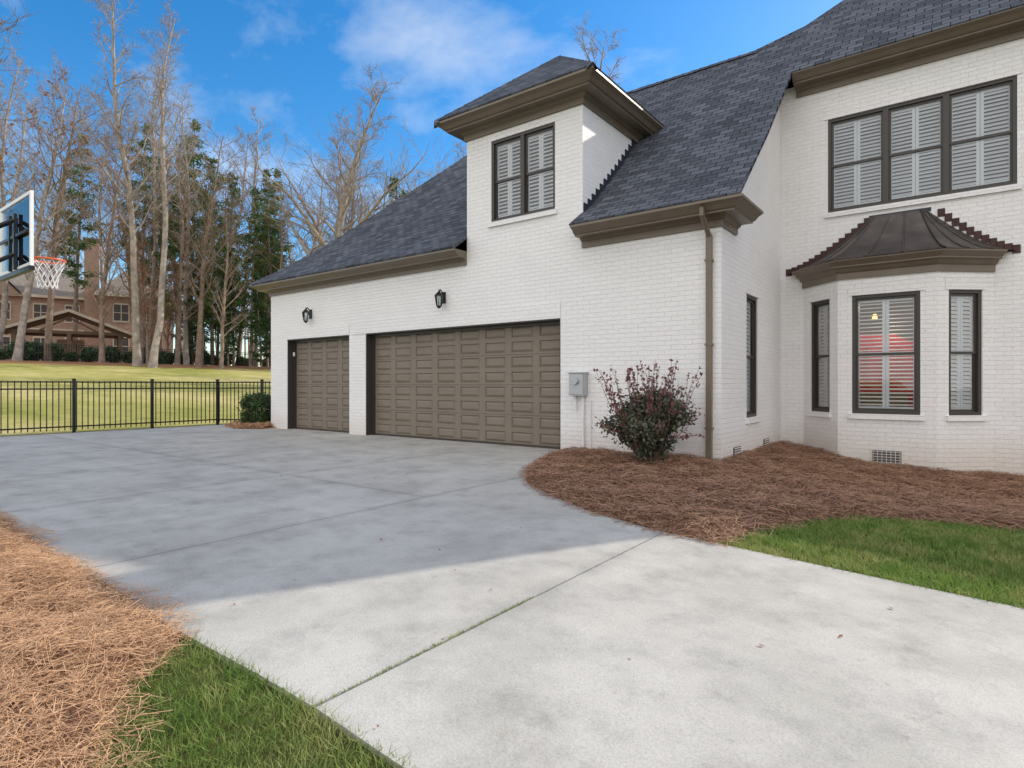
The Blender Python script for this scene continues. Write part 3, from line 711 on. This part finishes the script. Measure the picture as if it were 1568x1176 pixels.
def hip(x0,x1,y0,y1,z,h,o=.5):
    x0-=o;x1+=o;y0-=o;y1+=o; d=min(x1-x0,y1-y0)/2-.01
    c=[(x0,y0,z),(x1,y0,z),(x1,y1,z),(x0,y1,z)]; tp=[(x0+d,y0+d,z+h),(x1-d,y0+d,z+h),(x1-d,y1-d,z+h),(x0+d,y1-d,z+h)]
    for i in range(4): m.poly([c[i],c[(i+1)%4],tp[(i+1)%4],tp[i]],1)
    m.poly(tp,1); m.poly([(p[0],p[1],p[2]-.02) for p in c],4)
    for i in range(4):
        a_=c[i];b_=c[(i+1)%4]; m.poly([a_,b_,(b_[0],b_[1],z-.25),(a_[0],a_[1],z-.25)],4)
hip(-10,3,0,10,6.6,4.2); hip(3,9.5,-1.5,9,7.0,3.8)
m.box(1.6,2.9,-.9,-.05,-1,12.2,0); m.box(1.5,3.0,-1.0,.1,12.2,12.45,3)
m.box(-9.9,2.9,-.12,-.03,3.3,3.45,4)
# front gable on the left wing
m.poly([(-8.2,-.6,6.5),(-3.6,-.6,6.5),(-5.9,-.6,9.0)],0); m.poly([(-8.6,-.9,6.3),(-5.9,-.9,9.2),(-5.9,4,9.2),(-8.6,2,6.3)],1); m.poly([(-3.2,-.9,6.3),(-5.9,-.9,9.2),(-5.9,4,9.2),(-3.2,2,6.3)],1)
mNR = MN('weathered_shingle', [(.3,(.16,.14,.125)),(.7,(.28,.245,.215))], 6, .9)
mCream = M('cream_trim', (.55,.47,.36), .6)
m.obj('house_body', [mTan, mNR, mDark, mTrim, mCream], NH)
NH.location = (-83.6, 24.0, hz(-83,24)); NH.rotation_euler = (0,0,R(70)); NH.scale = (1.12,1.12,1.2)
# open timber pavilion in the neighbour's yard
m = MB(); mWood = M('stained_timber', (.16,.10,.06), .7)
for x in (-4,0,4):
    for y in (-2.2,2.2): m.box(x-.16,x+.16,y-.16,y+.16,-.3,2.7,0)
for y in (-2.2,2.2): m.box(-4.4,4.4,y-.12,y+.12,2.7,2.98,0)
for x in (-4,0,4): m.box(x-.1,x+.1,-2.05,2.05,2.72,2.95,0)
m.poly([(-5,-2.9,2.75),(0,-2.9,4.75),(0,2.9,4.75),(-5,2.9,2.75)],1); m.poly([(5,-2.9,2.75),(0,-2.9,4.75),(0,2.9,4.75),(5,2.9,2.75)],1)
for sg in (-1,1):
    m.add([(sg*5,-2.92,2.7),(0,-2.92,4.7),(0,-2.92,4.98),(sg*5,-2.92,2.95),(sg*5,-2.8,2.7),(0,-2.8,4.7),(0,-2.8,4.98),(sg*5,-2.8,2.95)],[(0,1,2,3),(4,5,6,7),(3,2,6,7),(0,1,5,4)],2)
    m.tube((sg*2.2,-2.5,2.9),(0,-2.5,4.2),.08,.08,5,0)
m.box(-1.1,1.1,2.0,2.8,-.3,2.4,3); m.box(-.5,.5,1.96,2.0,.2,1.0,4)
o = m.obj('garden_pavilion', [mWood, mNR, mCream, mTan, mDark]); o.location = (-68.5, 20.0, hz(-68,20)); o.rotation_euler = (0,0,R(72))

# ------------------------------------------------------------------ trees
class TM:
    def __init__(s): s.V=[]; s.F=[]; s.n=0
    def tube(s, pts, rad, sides):
        pts = np.asarray(pts); k = len(pts); t = np.gradient(pts, axis=0); t /= np.linalg.norm(t,axis=1)[:,None]+1e-9
        ref = np.array([1.,0,0]) if abs(t[0][0]) < .8 else np.array([0,1.,0])
        a = np.cross(t, ref); a /= np.linalg.norm(a,axis=1)[:,None]+1e-9; b = np.cross(t, a)
        an = np.arange(sides)*2*np.pi/sides
        ring = pts[:,None,:] + (a[:,None,:]*np.cos(an)[None,:,None] + b[:,None,:]*np.sin(an)[None,:,None])*np.asarray(rad)[:,None,None]
        s.V.append(ring.reshape(-1,3))
        i = np.arange(k-1)[:,None]*sides; j = np.arange(sides)[None,:]; jj = (j+1)%sides
        f = np.stack([i+j, i+jj, i+sides+jj, i+sides+j], -1).reshape(-1,4) + s.n
        s.F.append(f); s.n += k*sides
def polyline(rng, p, d, L, n, wob, trop):
    pts=[p]; d=d/np.linalg.norm(d)
    for _ in range(n):
        d = d + rng.normal(0,wob,3); d[2] += trop; d/=np.linalg.norm(d); p = p+d*L/n; pts.append(p)
    return np.array(pts)
def at(pts, t):
    f = t*(len(pts)-1); i = min(int(f), len(pts)-2); q = f-i
    dd = pts[i+1]-pts[i]; return pts[i]*(1-q)+pts[i+1]*q, dd/np.linalg.norm(dd)
def side_dir(rng, d, ang, az):
    ref = np.array([0,0,1.]) if abs(d[2]) < .9 else np.array([1.,0,0])
    a = np.cross(d, ref); a/=np.linalg.norm(a); b = np.cross(d,a)
    return d*math.cos(ang)+(a*math.cos(az)+b*math.sin(az))*math.sin(ang)
def bare(seed, h, r0, spread, cs, nl=24, n1=8, n2=6, rmin=.015, fork=0):
    rng = np.random.default_rng(seed); T = TM(); tips=[]
    tr = polyline(rng, np.array([0,0,-.3]), np.array([rng.normal(0,.03),rng.normal(0,.03),1.]), h, 14, .045, .03)
    tt = np.linspace(0,1,15); rr = r0*(1-tt)**.8+.02; rr[0]*=1.35
    T.tube(tr, rr, 8)
    for i in range(nl):
        t = cs+(1-cs)*((i+rng.random())/nl)*.97; p,d = at(tr,t); az = i*2.4+rng.normal(0,.4)
        q = (t-cs)/(1-cs); L = spread*(1-.66*q)*(.6+.6*rng.random())
        if q < .12 and not fork: L *= .6
        r = max(.02, r0*(1-t)**.8*.42); ang = R(rng.uniform(32,62))
        if i < fork: L = h*.45*rng.uniform(.8,1.1); r *= 1.6; ang = R(rng.uniform(25,48))
        lp = polyline(rng, p, side_dir(rng,d,ang,az), L, 7, .13, .07)
        T.tube(lp, r*(1-np.linspace(0,1,8))**.9+rmin, 5)
        nn = n1*2 if i < fork else n1
        for j in range(nn):
            t1 = .18+.8*(j+rng.random())/nn; p1,d1 = at(lp,t1); L1 = L*(.38 if i<fork else .5)*(1-.5*t1)*(.6+.7*rng.random())
            r1 = max(rmin, r*(1-t1)*.5+.006)
            bp = polyline(rng, p1, side_dir(rng,d1,R(rng.uniform(30,62)),rng.random()*6.28), L1, 5, .16, .06)
            T.tube(bp, np.linspace(r1,rmin*.8,6), 3)
            for k in range(n2):
                t2 = .15+.83*(k+rng.random())/n2; p2,d2 = at(bp,t2); L2 = max(.45, L1*.55*(.5+.8*rng.random()))
                tw = polyline(rng, p2, side_dir(rng,d2,R(rng.uniform(25,60)),rng.random()*6.28), L2, 3, .2, .05)
                T.tube(tw, np.linspace(rmin*.75,rmin*.4,4), 3); tips.append(tw[-1]); tips.append(tw[1])
    return np.concatenate(T.V), np.concatenate(T.F), np.array(tips)
def leafq(rng, C, size):
    n=len(C); a=rng.normal(0,1,(n,3)); a/=np.linalg.norm(a,axis=1)[:,None]; b=rng.normal(0,1,(n,3)); b-=a*(a*b).sum(1)[:,None]; b/=np.linalg.norm(b,axis=1)[:,None]
    s=size*(.6+.8*rng.random(n))[:,None]; a=a*s*.5; b=b*s*.28
    V=np.stack([C-a,C+b,C+a,C-b],1).reshape(-1,3); F=np.arange(4*n).reshape(-1,4); return V,F
def two_mat_mesh(name, parts):
    V=[];F=[];n=0
    for v,f,_ in parts: V.append(v);F.append(f+n);n+=len(v)
    me = np_mesh(name, np.concatenate(V), np.concatenate(F), parts[0][2], link=False)
    for p in parts[1:]: me.materials.append(p[2])
    idx=np.concatenate([np.full(len(p[1]),i,dtype=np.int32) for i,p in enumerate(parts)])
    if len(idx)==len(me.polygons): me.polygons.foreach_set('material_index', idx)
    me.update(); return me
def conifer(seed, h, r0, spread, cs, needle=.5, mat=None, nb=70, dens=22, droop=-.03):
    rng=np.random.default_rng(seed); T=TM(); C=[]
    tr=polyline(rng,np.array([0,0,-.3]),np.array([0,0,1.]),h,12,.018,.05); T.tube(tr,r0*(1-np.linspace(0,1,13))**.8+.02,7)
    for i in range(nb):
        t=cs+(1-cs)*(i+rng.random())/nb*.985; p,d=at(tr,t); q=(t-cs)/(1-cs)
        L=spread*(1-q)**.55*(.3+.9*rng.random())*(1 if q>.15 else .6)+.25
        bp=polyline(rng,p,side_dir(rng,d,R(rng.uniform(45,95)),rng.random()*6.28),L,5,.10,droop+.08*q)
        T.tube(bp,np.linspace(max(.02,r0*.2*(1-t)),.012,6),3)
        for k in range(max(2,int(L*2.2))):
            tq=.35+.65*rng.random(); c,_=at(bp,tq); n=dens
            C.append(c+rng.normal(0,1,(n,3))*np.array([.32,.32,.18])*min(1,.4+L*.3))
    C=np.concatenate(C); lv,lf=leafq(rng,C,needle)
    return two_mat_mesh('conifer',[(np.concatenate(T.V),np.concatenate(T.F),mBarkB),(lv,lf,mat or mNeedle)])
BT=[]
specs=[(1,26,.25,5.0,.36,30,8,6,0),(2,22,.24,6.0,.26,30,9,6,0),(3,27,.23,4.2,.42,28,8,6,0),(4,19,.18,5.0,.18,28,8,6,0),(5,24,.36,6.4,.30,30,9,6,8)]
raw=[]
for s in specs:
    v,f,tp=bare(s[0],s[1],s[2],s[3],s[4],s[5],s[6],s[7],.014 if s[0]!=5 else .016,s[8]); raw.append((v,f,tp)); me=np_mesh('bare_tree',v,f,mBarkG if s[0]%2 else mBarkB,True,link=False); BT.append(me)
v,f,tp=raw[3]; rg=np.random.default_rng(3); keep=tp[rg.random(len(tp))<.6]; lv2,lf2=leafq(rg,keep+rg.normal(0,.08,keep.shape),.24)
RUS=two_mat_mesh('russet_tree',[(v,f,mBarkB),(lv2,lf2,mOak)])
v,f,tp=raw[1]; keep=tp[(rg.random(len(tp))<.10)&(tp[:,2]>9)]; lv2,lf2=leafq(rg,keep,.28); SPR=two_mat_mesh('bare_tree',[(v,f,mBarkG),(lv2,lf2,mOak)])
PN=[conifer(11,25,.22,3.0,.34,.26,mNeedle,66,26),conifer(12,22,.19,2.9,.22,.25,mNeedle,74,26),conifer(13,17,.17,2.5,.08,.26,mCedar,100,22,-.0)]
def put(name, me, x, y, s=1, rz=None, sx=None):
    o=bpy.data.objects.new(name,me); COL.objects.link(o); o.location=(x,y,hz(x,y)-.1); o.rotation_euler=(0,0,random.random()*6.28 if rz is None else rz)
    o.scale=((sx or s),(sx or s),s); return o
for nm, me, x, y, s in [
  ('bare_tree',SPR,-53.3,12.4,1.0),('bare_tree',BT[1],-55.5,14.8,.95),('bare_tree',BT[3],-52,17.2,1.0),('bare_tree',BT[0],-48.7,18.4,1.04),
  ('bare_tree',BT[2],-46.7,18.6,1.0),('bare_tree',BT[3],-52.7,22.9,1.0),('bare_tree',BT[1],-49.3,23.1,.85),('bare_tree',BT[3],-46.5,23.5,.8),
  ('bare_tree',BT[0],-53,35,.85),('bare_tree',BT[1],-47,40,.9),
  ('bare_tree',BT[4],-22,39.7,1.06),('bare_tree',BT[0],-58,9,.95),('bare_tree',BT[0],-26,40,.8),('bare_tree',BT[1],-19.5,33,.78),  # last two trees are hidden by the house, added to shade the lawn
  ('bare_tree',BT[1],-66,25,1.1),('bare_tree',BT[0],-62,25,.95),('bare_tree',BT[3],-57,22,1.15),('bare_tree',BT[1],-58,31,.95),('bare_tree',BT[0],-65,33,1.05),('bare_tree',BT[2],-59,12.4,.9),('bare_tree',BT[3],-48,29,.9),('bare_tree',BT[4],-72,11,1.0),('bare_tree',BT[1],-38,45,.85),('bare_tree',BT[0],-50,38,.95),('bare_tree',BT[2],-60,23.4,1.08),('bare_tree',BT[2],-54,24.3,.92),('bare_tree',BT[0],-70,31,1.2),('bare_tree',BT[2],-98,32,1.35),('bare_tree',BT[0],-99,26,1.4),('bare_tree',BT[1],-100,38,1.5),('bare_tree',BT[0],-97,20,1.4),
  ('russet_tree',RUS,-50.5,19.8,.5),('russet_tree',RUS,-60,28,.6),('russet_tree',RUS,-53,21.2,.42),('russet_tree',RUS,-57,24,.5),
  ('pine_tree',PN[0],-64,24.4,.98),('pine_tree',PN[0],-60.2,27.4,1.0),('pine_tree',PN[1],-56,27.5,.9),('pine_tree',PN[1],-50,27.9,.74),
  ('pine_tree',PN[0],-51.2,30.8,.74),('pine_tree',PN[1],-42,38,.86),('pine_tree',PN[0],-74,22,1.0),('pine_tree',PN[1],-55,33,.75),('pine_tree',PN[0],-58,25.2,.86),('pine_tree',PN[1],-54,25.6,.72),('pine_tree',PN[1],-62,32,.95),('pine_tree',PN[0],-57,34,.85),('pine_tree',PN[1],-68,28,1.05),('pine_tree',PN[1],-59,29.5,.7),('pine_tree',PN[1],-52,29.5,.62),
  ('cedar_tree',PN[2],-55,29,.7),('cedar_tree',PN[2],-50.5,26.2,.45),('cedar_tree',PN[2],-53.3,31.5,.75),('cedar_tree',PN[2],-56.5,26,.5),('cedar_tree',PN[2],-58.5,28,.8),('cedar_tree',PN[2],-49,28.4,.5)]:
    put(nm,me,x,y,s)
put('bare_tree',BT[4],-42.6,30.5,1.0,None,1.3); put('bare_tree',BT[4],-42,43.4,1.1,None,1.35); put('bare_tree',BT[3],-46,33.5,1.0,None,1.2)
put('bare_tree',BT[1],-30.5,3.6,.82,1.0,1.25)
lo=[bare(20+i,20+2*i,.2,3.8+i*.4,.3,18,6,3,.024)[:2] for i in range(3)]
Vs=[];Fs=[];n=0
for i in range(140):
    v,f=lo[i%3]; an=random.random()*6.28; s=.75+.5*random.random(); c,sn=math.cos(an)*s,math.sin(an)*s
    if i<110: x=random.uniform(-125,-62); y=random.uniform(-15,95)
    else: x=random.uniform(-62,10); y=random.uniform(62,100)
    if -95<x<-62 and 8<y<38: x-=36
    q=v@np.array([[c,sn,0],[-sn,c,0],[0,0,s]])+np.array([x,y,hz(x,y)-.1]); Vs.append(q);Fs.append(f+n);n+=len(v)
np_mesh('distant_woodland',np.concatenate(Vs),np.concatenate(Fs),mBarkG,True)

# ------------------------------------------------------------------ shrubs
def shrub(name, rx, rz_, zc, n, size, mat, boxy=False, seed=1, stems=10):
    rng=np.random.default_rng(seed); T=TM()
    for i in range(stems):
        az=rng.random()*6.28; d=np.array([math.cos(az)*.5,math.sin(az)*.5,1.]); p=polyline(rng,np.array([rng.normal(0,.04),rng.normal(0,.04),0]),d,zc+rz_*.6,5,.12,.02); T.tube(p,np.linspace(.018,.006,6),4)
    cl=rng.normal(0,1,(46,3)); cl/=np.linalg.norm(cl,axis=1)[:,None]; cl*=rng.uniform(.35,.92,46)[:,None]
    k=rng.integers(0,46,n); P=cl[k]+rng.normal(0,.15,(n,3))
    if boxy: P=np.sign(P)*np.abs(P)**.6*.95
    P=P*np.array([rx,rx,rz_])+np.array([0,0,zc]); P=P[P[:,2]>.05]
    lv_,lf_=leafq(rng,P,size)
    return two_mat_mesh(name,[(np.concatenate(T.V),np.concatenate(T.F),mTwig),(lv_,lf_,mat)])
me=shrub('boxwood_shrub',.42,.48,.55,9000,.05,mHedge,True,5)
for (x,y,s) in ((-15.3,8.75,1.0),(-15.75,9.15,.95)):
    put('boxwood_shrub',me,x,y,s)
rng=np.random.default_rng(9); T=TM(); C=[]
for i in range(16):
    az=rng.random()*6.28; sp=rng.uniform(.1,.55); p=polyline(rng,np.array([rng.normal(0,.05),rng.normal(0,.05),0]),np.array([math.cos(az)*sp,math.sin(az)*sp,1.]),rng.uniform(.7,1.0),6,.12,0); T.tube(p,np.linspace(.02,.006,7),5)
for i in range(48):
    az=rng.random()*6.28; rr=rng.random()**.6*.45; st=np.array([math.cos(az)*rr,math.sin(az)*rr,.72]); L=rng.uniform(.45,.88)
    p=polyline(rng,st,np.array([math.cos(az)*rr*1.0,math.sin(az)*rr*1.0,1.]),L,6,.07,.03); T.tube(p,np.linspace(.006,.0025,7),3)
    for k in range(20): c,_=at(p,.25+.75*rng.random()); C.append(c+rng.normal(0,.016,(1,3)))
for i in range(18):
    az=rng.random()*6.28; st=np.array([math.cos(az)*.4,math.sin(az)*.4,rng.uniform(.4,.85)]); p=polyline(rng,st,np.array([math.cos(az),math.sin(az),.5]),.34,4,.12,0); T.tube(p,np.linspace(.005,.002,5),3)
    for k in range(16): c,_=at(p,rng.random()); C.append(c+rng.normal(0,.02,(1,3)))
cl=rng.normal(0,1,(60,3)); cl/=np.linalg.norm(cl,axis=1)[:,None]; cl*=rng.uniform(.3,.95,60)[:,None]; k=rng.integers(0,60,17000)
P=cl[k]+rng.normal(0,.16,(17000,3)); P=P*np.array([.56,.56,.42])+np.array([0,0,.66]); wsc=np.clip(.45+P[:,2]*.8,.4,1)[:,None]; P[:,:2]*=wsc; P=P[P[:,2]>.15]
C=np.concatenate(C); lr,lrf=leafq(rng,C,.05); lv3,lf3=leafq(rng,P,.052)
put('loropetalum_shrub',two_mat_mesh('loropetalum_shrub',[(np.concatenate(T.V),np.concatenate(T.F),mTwig),(lv3,lf3,mLoro),(lr,lrf,mLoroR)]),-3.42,7.62,1.02,0)
me2=shrub('far_shrub',.9,.8,.8,2500,.22,mHedge,False,8)
for i in range(26): put('evergreen_shrub',me2,-56.3-random.random()*1.5,8+i*1.25+random.random()*.6,.5+.6*random.random())
rl=np.random.default_rng(4); n=70
P=np.column_stack([rl.uniform(-7,1.5,n),rl.uniform(.3,7.2,n)]); P=P[inside(P,drive)|(P[:,1]<1.2)]
C=np.column_stack([P,hzv(P[:,0],P[:,1])+.028]); C[P[:,1]<1.25,2]+=.05
a=rl.random(len(C))*6.28; s=rl.uniform(.006,.016,len(C))[:,None]
A=np.column_stack([np.cos(a),np.sin(a),rl.normal(0,.2,len(C))])*s; B=np.column_stack([-np.sin(a),np.cos(a),rl.normal(0,.3,len(C))])*s*.6
np_mesh('fallen_leaves',np.stack([C-A,C+B,C+A,C-B],1).reshape(-1,3),np.arange(4*len(C)).reshape(-1,4),mOak)
